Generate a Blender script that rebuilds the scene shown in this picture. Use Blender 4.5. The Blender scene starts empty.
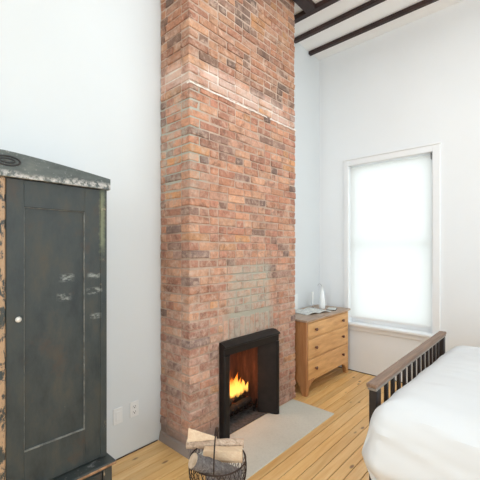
import bpy, bmesh, math, random
from mathutils import Vector, Matrix, noise
random.seed(7)
S = bpy.context.scene
COL = S.collection

# ------------------------------------------------------------------ camera
cam_d = bpy.data.cameras.new('camera')
cam = bpy.data.objects.new('camera', cam_d)
COL.objects.link(cam)
cam_d.sensor_width = 36.0
cam_d.sensor_fit = 'HORIZONTAL'
cam_d.lens = 36.0 * 343.0 / 480.0
cam_d.clip_start = 0.05
cam.location = (0, 0, 1.512)
cam.rotation_euler = (math.pi / 2, 0, math.atan2(313, 343))
cam_d.shift_y = 10 / 480.0
S.camera = cam

# ------------------------------------------------------------------ world, lights, exposure
W = bpy.data.worlds.new('world')
S.world = W
W.use_nodes = True
bgn = W.node_tree.nodes['Background']
bgn.inputs[0].default_value = (0.86, 0.95, 1.0, 1)
bgn.inputs[1].default_value = 2.8

def area(name, loc, target, sx, sy, power, col):
    l = bpy.data.lights.new(name, 'AREA')
    l.shape = 'RECTANGLE'
    l.size = sx
    l.size_y = sy
    l.energy = power
    l.color = col
    o = bpy.data.objects.new(name, l)
    COL.objects.link(o)
    o.location = loc
    d = Vector(target) - Vector(loc)
    o.rotation_euler = d.to_track_quat('-Z', 'Y').to_euler()
    return o
# daylight entering through unseen windows, plus one added overhead fill
DAY = (0.80, 0.92, 1.0)
area('rear_window_daylight', (0.0, -4.45, 1.9), (0.0, 0, 1.9), 1.5, 3.0, 85, DAY)
area('rear_window_daylight', (3.0, -4.45, 1.9), (3.0, 0, 1.9), 1.5, 3.0, 85, DAY)
area('right_window_daylight', (5.45, -1.0, 1.9), (0, -1.0, 1.9), 2.4, 3.0, 110, DAY)
area('right_window_daylight', (5.45, 2.3, 1.9), (0, 2.3, 1.9), 2.4, 3.0, 110, DAY)
area('added_overhead_fill', (-0.65, 1.9, 4.14), (-0.65, 1.9, 0), 1.3, 1.4, 34, DAY)  # unseen overhead lamp, added to even out light on floor and hearth
S.view_settings.view_transform = 'Standard'
S.view_settings.look = 'None'
S.view_settings.gamma = 1
S.view_settings.use_curve_mapping = False
S.view_settings.exposure = -0.52

# ------------------------------------------------------------------ helpers
def org(parent):
    v = Vector((0, 0, 0))
    while parent is not None:
        v += parent.location
        parent = parent.parent
    return v

class MB:
    def __init__(s):
        s.v = []; s.f = []; s.c = []
    def face(s, idx, col=None):
        s.f.append(tuple(idx)); s.c.append(col)
    def cbox(s, lo, hi, ch=0.003, col=None, jit=0.0, M=None):
        c = [(lo[i] + hi[i]) / 2 for i in range(3)]
        h = [abs(hi[i] - lo[i]) / 2 for i in range(3)]
        ch = min(ch, min(h) * 0.8)
        base = len(s.v)
        idx = {}
        for sx in (-1, 1):
            for sy in (-1, 1):
                for sz in (-1, 1):
                    j = [random.uniform(-jit, jit) for _ in range(3)] if jit else (0, 0, 0)
                    for a in range(3):
                        sg = (sx, sy, sz)
                        p = [c[i] + sg[i] * (h[i] if i == a else h[i] - ch) + j[i] for i in range(3)]
                        p = Vector(p)
                        if M is not None: p = M @ p
                        idx[(sg, a)] = len(s.v)
                        s.v.append(p)
        cc = Vector(c)
        if M is not None: cc = M @ cc
        fs = []
        for a in range(3):
            b, d = [i for i in range(3) if i != a]
            for sg in (-1, 1):
                q = []
                for u, w in ((-1, -1), (1, -1), (1, 1), (-1, 1)):
                    t = [0, 0, 0]; t[a] = sg; t[b] = u; t[d] = w
                    q.append(idx[(tuple(t), a)])
                fs.append(q)
        for d in range(3):
            a, b = [i for i in range(3) if i != d]
            for sa in (-1, 1):
                for sb in (-1, 1):
                    t0 = [0, 0, 0]; t0[a] = sa; t0[b] = sb; t0[d] = -1
                    t1 = list(t0); t1[d] = 1
                    t0 = tuple(t0); t1 = tuple(t1)
                    fs.append([idx[(t0, a)], idx[(t1, a)], idx[(t1, b)], idx[(t0, b)]])
        for sx in (-1, 1):
            for sy in (-1, 1):
                for sz in (-1, 1):
                    fs.append([idx[((sx, sy, sz), a)] for a in range(3)])
        for q in fs:
            p = [s.v[i] for i in q]
            n = (p[1] - p[0]).cross(p[2] - p[0])
            m = sum(p, Vector()) / len(p)
            if n.dot(m - cc) < 0: q = q[::-1]
            s.face(q, col)
        return s
    def tube(s, pts, r, n=8, caps=True, closed=False, col=None):
        pts = [Vector(p) for p in pts]
        rr = r if isinstance(r, (list, tuple)) else [r] * len(pts)
        rings = []
        N = len(pts)
        up = None
        for i, p in enumerate(pts):
            if closed: t = pts[(i + 1) % N] - pts[i - 1]
            else: t = pts[min(i + 1, N - 1)] - pts[max(i - 1, 0)]
            t.normalize()
            if up is None:
                up = Vector((0, 0, 1)) if abs(t.z) < 0.9 else Vector((1, 0, 0))
            x = t.cross(up)
            if x.length < 1e-4: x = t.cross(Vector((0, 1, 0)))
            x.normalize(); y = x.cross(t); y.normalize(); up = y
            ring = []
            for k in range(n):
                a = 2 * math.pi * k / n
                ring.append(len(s.v)); s.v.append(p + (x * math.cos(a) + y * math.sin(a)) * rr[i])
            rings.append(ring)
        m = N if closed else N - 1
        for i in range(m):
            A, B = rings[i], rings[(i + 1) % N]
            for k in range(n):
                s.face((A[k], A[(k + 1) % n], B[(k + 1) % n], B[k]), col)
        if caps and not closed:
            s.face(rings[0][::-1], col); s.face(rings[-1], col)
        return s
    def lathe(s, prof, c, axis='z', n=24, col=None):
        c = Vector(c)
        rings = []
        for r, h in prof:
            ring = []
            for k in range(n):
                a = 2 * math.pi * k / n
                u, w = r * math.cos(a), r * math.sin(a)
                if axis == 'z': p = Vector((u, w, h))
                elif axis == 'x': p = Vector((h, u, w))
                else: p = Vector((w, h, u))
                ring.append(len(s.v)); s.v.append(c + p)
            rings.append(ring)
        for A, B in zip(rings, rings[1:]):
            for k in range(n):
                s.face((A[k], A[(k + 1) % n], B[(k + 1) % n], B[k]), col)
        s.face(rings[0][::-1], col); s.face(rings[-1], col)
        return s
    def prism(s, poly, axis, a0, a1, col=None):
        # poly: 2-D outline, extruded along axis from a0 to a1 (other two axes in xyz order)
        def P(u, w, t):
            if axis == 0: return Vector((t, u, w))
            if axis == 1: return Vector((u, t, w))
            return Vector((u, w, t))
        n = len(poly); b = len(s.v)
        for t in (a0, a1):
            for u, w in poly: s.v.append(P(u, w, t))
        s.face(tuple(range(b, b + n)), col); s.face(tuple(range(b + 2 * n - 1, b + n - 1, -1)), col)
        for k in range(n):
            s.face((b + k, b + n + k, b + n + (k + 1) % n, b + (k + 1) % n), col)
        return s
    def flare(s):
        # the surround stands a little further off the wall at its far side
        for v in s.v:
            if v.x > CX + .012: v.x += .026 * (v.y - FY0) / (FY1 - FY0)
        return s
    def build(s, name, mat, parent=None, smooth=False, solid=True, bevel=0):
        o0 = org(parent)
        me = bpy.data.meshes.new(name)
        me.from_pydata([tuple(Vector(v) - o0) for v in s.v], [], s.f)
        if any(c is not None for c in s.c):
            at = me.color_attributes.new('tone', 'FLOAT_COLOR', 'CORNER')
            for p in me.polygons:
                c = s.c[p.index] or (0.5, 0.5, 0.5)
                for li in p.loop_indices: at.data[li].color = (c[0], c[1], c[2], 1)
        me.materials.append(mat)
        if solid:
            bm = bmesh.new(); bm.from_mesh(me)
            bmesh.ops.recalc_face_normals(bm, faces=bm.faces)
            bm.to_mesh(me); bm.free()
        if smooth:
            for p in me.polygons: p.use_smooth = True
        o = bpy.data.objects.new(name, me)
        COL.objects.link(o)
        if parent: o.parent = parent
        if bevel:
            m = o.modifiers.new('bevel', 'BEVEL'); m.width = bevel; m.segments = 2; m.limit_method = 'ANGLE'
        if smooth:
            try:
                me.set_sharp_from_angle(angle=math.radians(38))
            except Exception: pass
        return o

def tag(o, label=None, cat=None, group=None, kind=None):
    if label: o['label'] = label
    if cat: o['category'] = cat
    if group: o['group'] = group
    if kind: o['kind'] = kind
    return o
def thing(name, loc, label, cat, group=None):
    o = bpy.data.objects.new(name, None)
    o.empty_display_size = 0.1
    COL.objects.link(o); o.location = loc
    return tag(o, label, cat, group)

# ------------------------------------------------------------------ materials
class NT:
    def __init__(s, name):
        s.m = bpy.data.materials.new(name); s.m.use_nodes = True
        s.t = s.m.node_tree; s.n = s.t.nodes
        s.b = s.n['Principled BSDF']; s.out = s.n['Material Output']
        s.tc = s.n.new('ShaderNodeTexCoord')
    def link(s, a, b): s.t.links.new(a, b)
    def obj(s, scale=(1, 1, 1)):
        mp = s.n.new('ShaderNodeMapping'); mp.inputs['Scale'].default_value = scale
        s.link(s.tc.outputs['Object'], mp.inputs[0]); return mp.outputs[0]
    def noise(s, scale, detail=4, vec=None, rough=0.55, dist=0.0):
        x = s.n.new('ShaderNodeTexNoise'); x.inputs['Scale'].default_value = scale
        x.inputs['Detail'].default_value = detail; x.inputs['Roughness'].default_value = rough
        x.inputs['Distortion'].default_value = dist
        s.link(vec if vec is not None else s.tc.outputs['Object'], x.inputs['Vector'])
        return x.outputs['Fac']
    def ramp(s, fac, stops):
        x = s.n.new('ShaderNodeValToRGB'); e = x.color_ramp.elements
        while len(e) < len(stops): e.new(0.5)
        for i, (p, c) in enumerate(stops):
            e[i].position = p; e[i].color = (c[0], c[1], c[2], 1) if isinstance(c, (tuple, list)) else (c, c, c, 1)
        s.link(fac, x.inputs[0]); return x.outputs[0]
    def mix(s, fac, a, b, mode='MIX'):
        x = s.n.new('ShaderNodeMixRGB'); x.blend_type = mode
        for k, v in ((0, fac), (1, a), (2, b)):
            if isinstance(v, (int, float)): x.inputs[k].default_value = v
            elif isinstance(v, tuple): x.inputs[k].default_value = (v[0], v[1], v[2], 1)
            else: s.link(v, x.inputs[k])
        return x.outputs[0]
    def math(s, op, a, b=0.0, clamp=False):
        x = s.n.new('ShaderNodeMath'); x.operation = op; x.use_clamp = clamp
        for k, v in ((0, a), (1, b)):
            if isinstance(v, (int, float)): x.inputs[k].default_value = v
            else: s.link(v, x.inputs[k])
        return x.outputs[0]
    def xyz(s):
        x = s.n.new('ShaderNodeSeparateXYZ'); s.link(s.tc.outputs['Object'], x.inputs[0]); return x.outputs
    def band(s, val, lo, hi, soft, wob=None, amp=0.0):
        # 1 inside lo..hi, fading over soft, edge wobbled by noise
        if wob is not None:
            val = s.math('ADD', val, s.math('MULTIPLY', s.math('SUBTRACT', wob, 0.5), amp))
        def mr(a, b):
            m = s.n.new('ShaderNodeMapRange'); m.clamp = True; s.link(val, m.inputs[0])
            m.inputs[1].default_value = a; m.inputs[2].default_value = b
            return m.outputs[0]
        return s.math('MULTIPLY', mr(lo - soft, lo + soft), s.math('SUBTRACT', 1.0, mr(hi - soft, hi + soft)))
    def attr(s, name='tone'):
        x = s.n.new('ShaderNodeVertexColor'); x.layer_name = name; return x.outputs[0]
    def bump(s, h, strength=0.3, dist=0.01):
        x = s.n.new('ShaderNodeBump'); x.inputs['Strength'].default_value = strength
        x.inputs['Distance'].default_value = dist; s.link(h, x.inputs['Height'])
        s.link(x.outputs[0], s.b.inputs['Normal'])
    def fin(s, col, rough=0.6, metal=0.0, spec=None):
        if isinstance(col, tuple): s.b.inputs['Base Color'].default_value = (*col, 1)
        else: s.link(col, s.b.inputs['Base Color'])
        if isinstance(rough, (int, float)): s.b.inputs['Roughness'].default_value = rough
        else: s.link(rough, s.b.inputs['Roughness'])
        s.b.inputs['Metallic'].default_value = metal
        if spec is not None: s.b.inputs['Specular IOR Level'].default_value = spec
        return s.m

def plain(name, col, rough=0.6, metal=0.0, var=0.08, scale=12, bump=0.0, spec=None):
    t = NT(name)
    n = t.noise(scale, 4)
    a = tuple(c * (1 - var) for c in col); b = tuple(min(1, c * (1 + var)) for c in col)
    c = t.ramp(n, [(0.3, a), (0.7, b)])
    if bump: t.bump(t.noise(scale * 5, 4), bump, 0.004)
    return t.fin(c, rough, metal, spec)

M_wall = plain('white_wall_paint', (0.84, 0.85, 0.855), 0.7, var=0.012, scale=2, bump=0.05)
M_ceil = plain('white_ceiling_paint', (0.94, 0.94, 0.935), 0.8, var=0.01, scale=2, bump=0.03)
M_trim = plain('white_trim_paint', (0.86, 0.86, 0.86), 0.4, var=0.01)
M_bark_beam = plain('dark_stained_beam', (0.030, 0.012, 0.010), 0.55, var=0.35, scale=9, bump=0.2)
M_plate = plain('white_plastic', (0.80, 0.80, 0.79), 0.35, var=0.01)
M_slot = plain('dark_slot', (0.02, 0.028, 0.026), 0.6)
M_iron = plain('black_cast_iron', (0.012, 0.009, 0.008), 0.5, var=0.35, scale=14, bump=0.25, spec=0.3)
M_wire = plain('rusty_dark_wire', (0.045, 0.028, 0.022), 0.55, 0.5, var=0.4, scale=60)
M_ceramic = plain('white_ceramic', (0.86, 0.87, 0.86), 0.25, var=0.01)
M_knobwood = plain('dark_turned_wood', (0.13, 0.045, 0.018), 0.4, var=0.25, scale=40)
M_page = plain('printed_page', (0.62, 0.63, 0.60), 0.6, var=0.25, scale=28)
M_cover = plain('dark_book_cover', (0.035, 0.035, 0.035), 0.5, var=0.3)
M_bedpost = plain('black_brown_bed_paint', (0.020, 0.014, 0.014), 0.5, var=0.3, scale=20)
M_mattress = plain('white_ticking', (0.78, 0.78, 0.78), 0.85, var=0.02)
M_knobmetal = plain('worn_white_knob', (0.62, 0.60, 0.56), 0.35, 0.2, var=0.3, scale=60)
M_ash = plain('grey_ash', (0.09, 0.08, 0.075), 0.95, var=0.5, scale=40, bump=0.5)

def m_wood(name, dark, light, axis, stretch=14, fine=5.0, rough=0.5, tone=False, knots=0.0):
    t = NT(name)
    sc = [stretch] * 3; sc[axis] = 1.0
    n1 = t.noise(fine, 6, t.obj(tuple(sc)), 0.6, 0.35)
    n2 = t.noise(2.2, 3)
    c = t.ramp(n1, [(0.28, dark), (0.72, light)])
    c = t.mix(t.math('MULTIPLY', n2, 0.35), c, tuple(x * 0.8 for x in dark))
    if tone: c = t.mix(0.9, c, t.attr(), 'MULTIPLY')
    if knots:
        v = t.n.new('ShaderNodeTexVoronoi'); v.inputs['Scale'].default_value = 1.0
        ks = [9.0] * 3; ks[axis] = 3.8
        nn = t.n.new('ShaderNodeMapping'); nn.inputs['Scale'].default_value = ks
        t.link(t.tc.outputs['Object'], nn.inputs[0]); t.link(nn.outputs[0], v.inputs['Vector'])
        k = t.ramp(v.outputs['Distance'], [(0.06, 1.0), (0.13, 0.0)])
        c = t.mix(t.math('MULTIPLY', k, knots), c, (0.16, 0.055, 0.018))
    t.bump(n1, 0.12, 0.004)
    return t.fin(c, rough)

M_plank = m_wood('honey_pine_floorboards', (0.80, 0.44, 0.15), (1.0, 0.69, 0.33), 1, 16, 2.2, 0.34, True, 0.8)
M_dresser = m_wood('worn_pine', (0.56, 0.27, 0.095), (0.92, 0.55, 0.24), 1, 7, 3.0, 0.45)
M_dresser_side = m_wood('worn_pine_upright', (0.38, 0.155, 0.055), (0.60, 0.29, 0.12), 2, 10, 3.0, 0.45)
M_dresser_top = m_wood('weathered_pine_top', (0.30, 0.19, 0.125), (0.54, 0.39, 0.28), 1, 12, 3.0, 0.4)
M_railwood = m_wood('weathered_rail_wood', (0.15, 0.085, 0.055), (0.34, 0.21, 0.14), 1, 22, 4.0, 0.5)
M_railgrey = m_wood('grey_rail_edge', (0.20, 0.17, 0.145), (0.36, 0.31, 0.26), 1, 16, 4.0, 0.55)
M_split = m_wood('split_firewood', (0.80, 0.54, 0.34), (0.97, 0.78, 0.56), 0, 10, 9.0, 0.75)

def m_bark(name, a, b, c0):
    t = NT(name)
    n = t.noise(14, 6, t.obj((1, 5, 5)), 0.7, 0.6)
    c = t.ramp(n, [(0.3, a), (0.5, b), (0.72, c0)])
    t.bump(n, 0.8, 0.01)
    return t.fin(c, 0.85)
M_bark = m_bark('grey_bark', (0.055, 0.043, 0.04), (0.17, 0.15, 0.145), (0.34, 0.31, 0.29))
M_birch = m_bark('pale_bark', (0.36, 0.24, 0.16), (0.68, 0.50, 0.37), (0.88, 0.74, 0.60))
def m_endgrain():
    t = NT('log_end_grain')
    n = t.noise(30, 4)
    return t.fin(t.ramp(n, [(0.3, (0.50, 0.34, 0.22)), (0.7, (0.78, 0.62, 0.46))]), 0.8)
M_end = m_endgrain()

# brick and mortar (the chimney stands in world coordinates, so object = world)
def chim_masks(t):
    X = t.xyz(); n = t.noise(5.0, 5, None, 0.65); n2 = t.noise(2.2, 4)
    y, z = X[1], X[2]
    lime = t.math('MULTIPLY', t.band(z, 2.74, 2.92, 0.03, n2, 0.16), t.ramp(n, [(0.36, 0.0), (0.56, 1.0)]))
    cap = t.band(z, 2.728, 2.742, 0.006)
    patch = t.math('MULTIPLY', t.band(z, 0.76, 1.38, 0.05, n, 0.3), t.band(y, 1.98, 2.58, 0.04, n2, 0.25))
    side = t.math('MULTIPLY', t.band(z, 1.95, 2.70, 0.08, n, 0.5), t.band(y, 1.3, 1.74, 0.06, n2, 0.3))
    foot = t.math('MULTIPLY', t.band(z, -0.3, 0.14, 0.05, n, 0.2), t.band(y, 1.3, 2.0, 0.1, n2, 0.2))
    return n, n2, lime, cap, patch, side, foot, z
def m_brick():
    t = NT('old_red_brick')
    n, n2, lime, cap, patch, side, foot, z = chim_masks(t)
    fine = t.noise(38, 6, None, 0.7)
    c = t.mix(0.55, t.attr(), t.ramp(fine, [(0.25, (0.55, 0.45, 0.42)), (0.5, (1, 1, 1)), (0.75, (1.5, 1.42, 1.35))]), 'MULTIPLY')
    blot = t.ramp(t.noise(9.5, 6, None, 0.66, 0.6), [(0.34, (0.42, 0.38, 0.38)), (0.48, (0.97, 0.97, 0.97)), (0.7, (1.10, 1.12, 1.10))])
    c = t.mix(0.85, c, blot, 'MULTIPLY')
    smear = t.ramp(t.noise(16, 6, None, 0.7, 0.4), [(0.50, 0.0), (0.66, 1.0)])
    c = t.mix(t.math('MULTIPLY', smear, 0.60), c, (0.66, 0.47, 0.36))
    haze = t.math('MULTIPLY', t.band(z, -1.0, 1.5, 0.5, n2, 0.6), t.ramp(t.noise(20, 6, None, 0.75), [(0.46, 0.0), (0.64, 0.60)]))
    c = t.mix(haze, c, (0.66, 0.49, 0.40))
    c = t.mix(0.13, c, (0.58, 0.44, 0.35))
    c = t.mix(t.math('MULTIPLY', lime, 0.62), c, (0.74, 0.55, 0.46))
    ps = t.math('MULTIPLY', patch, t.ramp(t.noise(11, 5, None, 0.7), [(0.34, 0.10), (0.56, 0.95)]))
    c = t.mix(t.math('MULTIPLY', ps, 0.8), c, (0.50, 0.44, 0.36))
    ss = t.math('MULTIPLY', side, t.ramp(t.noise(11, 5, None, 0.7), [(0.48, 0.0), (0.66, 0.7)]))
    c = t.mix(ss, c, (0.46, 0.42, 0.35))
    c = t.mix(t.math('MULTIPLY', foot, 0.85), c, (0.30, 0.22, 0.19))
    t.bump(fine, 1.0, 0.009)
    return t.fin(c, 0.9, spec=0.2)
def m_mortar():
    t = NT('crumbling_lime_mortar')
    n, n2, lime, cap, patch, side, foot, z = chim_masks(t)
    fine = t.noise(60, 5, None, 0.7)
    c = t.ramp(n, [(0.3, (0.40, 0.27, 0.20)), (0.7, (0.60, 0.45, 0.36))])
    c = t.mix(patch, c, (0.45, 0.42, 0.34))
    c = t.mix(side, c, (0.46, 0.45, 0.38))
    c = t.mix(lime, c, (0.76, 0.66, 0.58))
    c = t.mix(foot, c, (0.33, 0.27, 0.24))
    t.bump(fine, 0.8, 0.008)
    return t.fin(c, 0.95, spec=0.1)
M_brick = m_brick(); M_mortar = m_mortar()
M_limeledge = plain('white_lime_ledge', (0.80, 0.70, 0.62), 0.95, var=0.2, scale=25, bump=0.5)

def m_hearth():
    t = NT('grey_hearth_slab')
    n = t.noise(2.5, 6, None, 0.6)
    c = t.ramp(n, [(0.25, (0.62, 0.60, 0.52)), (0.75, (0.72, 0.71, 0.63))])
    c = t.mix(t.math('MULTIPLY', t.ramp(t.noise(70, 3), [(0.45, 0.0), (0.7, 1.0)]), 0.15), c, (0.32, 0.31, 0.27))
    t.bump(t.noise(30, 5), 0.15, 0.004)
    return t.fin(c, 0.55)
M_hearth = m_hearth()

def m_firebox():
    t = NT('sooty_rusty_lining')
    n = t.noise(4, 6, t.obj((6, 6, 1)), 0.65)
    c = t.ramp(n, [(0.3, (0.022, 0.010, 0.007)), (0.55, (0.085, 0.034, 0.022)), (0.75, (0.18, 0.075, 0.045))])
    t.bump(n, 0.3, 0.01)
    return t.fin(c, 0.8)
M_firebox = m_firebox()

def m_ward(name, wear, wcol):
    t = NT(name)
    n = t.noise(4.5, 7, t.obj((2.2, 2.2, 1)), 0.7)
    c = t.ramp(n, [(0.30, (0.022, 0.028, 0.029)), (0.5, (0.040, 0.048, 0.047)), (0.78, (0.078, 0.070, 0.052))])
    br = t.ramp(t.noise(7, 5, None, 0.7), [(0.56, 0.0), (0.72, 0.5)])
    c = t.mix(br, c, (0.075, 0.045, 0.030))
    w = t.ramp(t.noise(15, 7, t.obj((1, 1, 0.55)), 0.75, 0.3), [(wear, 0.0), (wear + 0.035, 1.0)])
    c = t.mix(w, c, wcol)
    X = t.xyz(); nn = t.noise(26, 6, t.obj((1, 1, 2)), 0.75)
    for (a, b_, z0, z1) in ((.26, .325, 1.335, 1.372), (.405, .465, 1.345, 1.372), (.25, .31, 1.235, 1.27), (.40, .475, 1.255, 1.29), (.42, .47, 1.12, 1.145)):
        k = t.math('MULTIPLY', t.band(X[1], a, b_, .012), t.band(X[2], z0, z1, .006))
        k = t.math('MULTIPLY', k, t.ramp(nn, [(0.46, 0.0), (0.60, 0.75)]))
        c = t.mix(k, c, (0.34, 0.36, 0.33))
    k = t.math('MULTIPLY', t.band(X[1], .468, .495, .008, nn, .04), t.band(X[2], 1.50, 1.84, .05, nn, .2))
    c = t.mix(t.math('MULTIPLY', k, 0.6), c, (0.24, 0.26, 0.15))
    t.bump(t.noise(30, 5), 0.2, 0.004)
    return t.fin(c, t.ramp(n, [(0.3, 0.42), (0.7, 0.6)]), spec=0.4)
M_ward = m_ward('dark_green_grey_old_paint', 0.69, (0.30, 0.27, 0.20))
M_ward_worn = m_ward('scuffed_old_paint', 0.60, (0.36, 0.27, 0.18))
M_post = m_ward('flaking_worn_post', 0.46, (0.42, 0.27, 0.16))
def m_cornice():
    t = NT('flaking_grey_cornice_paint')
    z = t.xyz()[2]
    n = t.noise(6, 6, t.obj((2, 1, 3)), 0.7)
    c = t.ramp(n, [(0.3, (0.060, 0.072, 0.070)), (0.55, (0.10, 0.115, 0.11)), (0.75, (0.16, 0.165, 0.145))])
    fl = t.math('MULTIPLY', t.band(z, 1.842, 1.866, 0.01, n, 0.06), t.ramp(t.noise(22, 6, None, 0.75), [(0.45, 0.0), (0.54, 1.0)]))
    c = t.mix(fl, c, (0.56, 0.53, 0.50))
    sp = t.ramp(t.noise(60, 4, None, 0.8), [(0.60, 0.0), (0.66, 0.6)])
    c = t.mix(sp, c, (0.33, 0.35, 0.33))
    t.bump(t.noise(40, 5), 0.3, 0.004)
    return t.fin(c, 0.6)
M_cornice = m_cornice()
M_wornwood = plain('bare_worn_wood_edge', (0.30, 0.16, 0.08), 0.7, var=0.6, scale=22, bump=0.3)
M_bareedge = plain('pale_bare_bead', (0.17, 0.17, 0.155), 0.6, var=0.5, scale=30)

def m_blind():
    t = NT('white_roller_fabric')
    t.n.remove(t.b)
    d = t.n.new('ShaderNodeBsdfDiffuse'); d.inputs[0].default_value = (0.86, 0.86, 0.84, 1)
    tr = t.n.new('ShaderNodeBsdfTranslucent'); tr.inputs[0].default_value = (0.92, 0.92, 0.90, 1)
    m = t.n.new('ShaderNodeMixShader'); m.inputs[0].default_value = 0.8
    t.link(d.outputs[0], m.inputs[1]); t.link(tr.outputs[0], m.inputs[2]); t.link(m.outputs[0], t.out.inputs[0])
    return t.m
M_blind = m_blind()
def m_glass(name='clear_glass', col=(1, 1, 1), rough=0.0):
    t = NT(name)
    t.b.inputs['Transmission Weight'].default_value = 1.0
    t.b.inputs['IOR'].default_value = 1.45
    return t.fin(col, rough)
M_glass = m_glass()
def m_pane():
    t = NT('window_pane_glass'); t.n.remove(t.b)
    a = t.n.new('ShaderNodeBsdfTransparent'); b = t.n.new('ShaderNodeBsdfGlossy'); b.inputs['Roughness'].default_value = 0.02
    m = t.n.new('ShaderNodeMixShader'); m.inputs[0].default_value = 0.06
    t.link(a.outputs[0], m.inputs[1]); t.link(b.outputs[0], m.inputs[2]); t.link(m.outputs[0], t.out.inputs[0])
    return t.m
M_pane = m_pane()
def m_duvet():
    t = NT('white_cotton_duvet')
    t.bump(t.noise(180, 3), 0.05, 0.001)
    return t.fin((0.75, 0.76, 0.77), 0.9, spec=0.2)
M_duvet = m_duvet()
def m_flame():
    t = NT('flame'); t.n.remove(t.b)
    z = t.xyz()[2]
    mr = t.n.new('ShaderNodeMapRange'); t.link(z, mr.inputs[0])
    mr.inputs[1].default_value = 0.0; mr.inputs[2].default_value = 0.24
    c = t.ramp(mr.outputs[0], [(0.0, (1.0, 0.50, 0.10)), (0.3, (1.0, 0.42, 0.07)), (0.65, (1.0, 0.22, 0.02)), (1.0, (0.9, 0.10, 0.01))])
    e = t.n.new('ShaderNodeEmission'); t.link(c, e.inputs[0])
    st = t.ramp(mr.outputs[0], [(0.0, 0.9), (0.4, 1.0), (1.0, 0.25)])
    t.link(t.math('MULTIPLY', st, 3.8), e.inputs[1])
    tr = t.n.new('ShaderNodeBsdfTransparent')
    nz = t.noise(22, 3, t.obj((1, 1, 0.35)))
    al = t.math('MULTIPLY', t.ramp(mr.outputs[0], [(0.0, 0.15), (0.18, 0.85), (0.6, 0.6), (1.0, 0.1)]), t.ramp(nz, [(0.35, 0.3), (0.6, 1.0)]))
    m = t.n.new('ShaderNodeMixShader'); t.link(al, m.inputs[0])
    t.link(tr.outputs[0], m.inputs[1]); t.link(e.outputs[0], m.inputs[2]); t.link(m.outputs[0], t.out.inputs[0])
    return t.m
M_flame = m_flame()
def m_char():
    t = NT('charred_glowing_log')
    n = t.noise(18, 5, None, 0.7)
    c = t.ramp(n, [(0.4, (0.008, 0.006, 0.006)), (0.75, (0.035, 0.026, 0.022))])
    t.bump(n, 0.8, 0.01)
    g = t.ramp(t.noise(11, 4, None, 0.6), [(0.60, (0, 0, 0)), (0.72, (1.0, 0.16, 0.02))])
    t.link(g, t.b.inputs['Emission Color']); t.b.inputs['Emission Strength'].default_value = 0.5
    return t.fin(c, 0.9)
M_char = m_char()

# ------------------------------------------------------------------ setting
XL, XR, YB, YF, ZC = -2.32, 5.5, 4.13, -4.5, 4.065
T = 0.18
def struct(o): o['kind'] = 'structure'; return o

# floor: one mesh of boards running along the depth of the room
fl = MB()
x = XL - 0.02
rp = random.Random(3)
while x < XR:
    w = rp.choice([0.072, 0.078, 0.084, 0.09])
    y = YF - rp.uniform(0, 2.5)
    while y < YB:
        L = rp.uniform(3.0, 5.2)
        k = rp.uniform(0.84, 1.08); wm = rp.uniform(-0.10, 0.07)
        y1 = min(y + L, YB)
        fl.cbox((x + 0.0022, max(y, YF) + 0.001, -0.03), (x + w - 0.0022, y1 - 0.001, 0.0), 0.0015, (k, k * (0.985 + wm * 0.3), k * (0.97 + wm)))
        y += L
    x += w
fl.cbox((XL, YF, -0.06), (XR, YB, -0.006), 0.001, (0.07, 0.035, 0.02))
struct(fl.build('floor', M_plank, solid=False))

def wall_panel(name, mb, mat=M_wall): return struct(mb.build(name, mat))
M_wall_left = plain('dimmed_cool_wall_paint', (0.70, 0.725, 0.735), 0.7, var=0.012, scale=2, bump=0.05)  # bluish grey, darkened to offset excess light on this wall
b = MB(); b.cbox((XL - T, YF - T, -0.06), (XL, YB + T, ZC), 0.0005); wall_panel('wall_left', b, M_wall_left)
OX0, OX1, OZ0, OZ1 = -1.905, -0.955, 0.60, 2.57
b = MB()
b.cbox((XL, YB, -0.06), (OX0, YB + T, ZC), 0.0003); b.cbox((OX1, YB, -0.06), (XR, YB + T, ZC), 0.0003)
b.cbox((OX0, YB, -0.06), (OX1, YB + T, OZ0), 0.0003); b.cbox((OX0, YB, OZ1), (OX1, YB + T, ZC), 0.0003)
wall_panel('wall_back', b)
b = MB()
WZ0, WZ1 = 0.4, 3.4
rws = [(-2.2, 0.2), (1.1, 3.5)]
ws = [(-0.75, 0.75), (2.25, 3.75)]
xs = [XL - T, ws[0][0], ws[0][1], ws[1][0], ws[1][1], XR + T]
for i in (0, 2, 4): b.cbox((xs[i], YF - T, -0.06), (xs[i + 1], YF, ZC), 0.0003)
for a0, a1 in ws:
    b.cbox((a0, YF - T, -0.06), (a1, YF, WZ0), 0.0003); b.cbox((a0, YF - T, WZ1), (a1, YF, ZC), 0.0003)
wall_panel('wall_front', b)
b = MB()
ys = [YF, rws[0][0], rws[0][1], rws[1][0], rws[1][1], YB]
for i in (0, 2, 4): b.cbox((XR, ys[i], -0.06), (XR + T, ys[i + 1], ZC), 0.0003)
for a0, a1 in rws:
    b.cbox((XR, a0, -0.06), (XR + T, a1, WZ0), 0.0003); b.cbox((XR, a0, WZ1), (XR + T, a1, ZC), 0.0003)
wall_panel('wall_right', b)
KX0, KX1, KY0, KY1 = -1.35, 0.05, 1.15, 2.65          # unseen skylight opening, added for extra light from above
b = MB()
b.cbox((XL - T, YF - T, ZC), (KX0, YB + T, ZC + 0.15), 0.0003); b.cbox((KX1, YF - T, ZC), (XR + T, YB + T, ZC + 0.15), 0.0003)
b.cbox((KX0, YF - T, ZC), (KX1, KY0, ZC + 0.15), 0.0003); b.cbox((KX0, KY1, ZC), (KX1, YB + T, ZC + 0.15), 0.0003)
struct(b.build('ceiling', M_ceil))
w6 = bpy.data.objects.new('window_6', None); COL.objects.link(w6); w6.location = ((KX0 + KX1) / 2, (KY0 + KY1) / 2, ZC); struct(w6)
c = MB()
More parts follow.
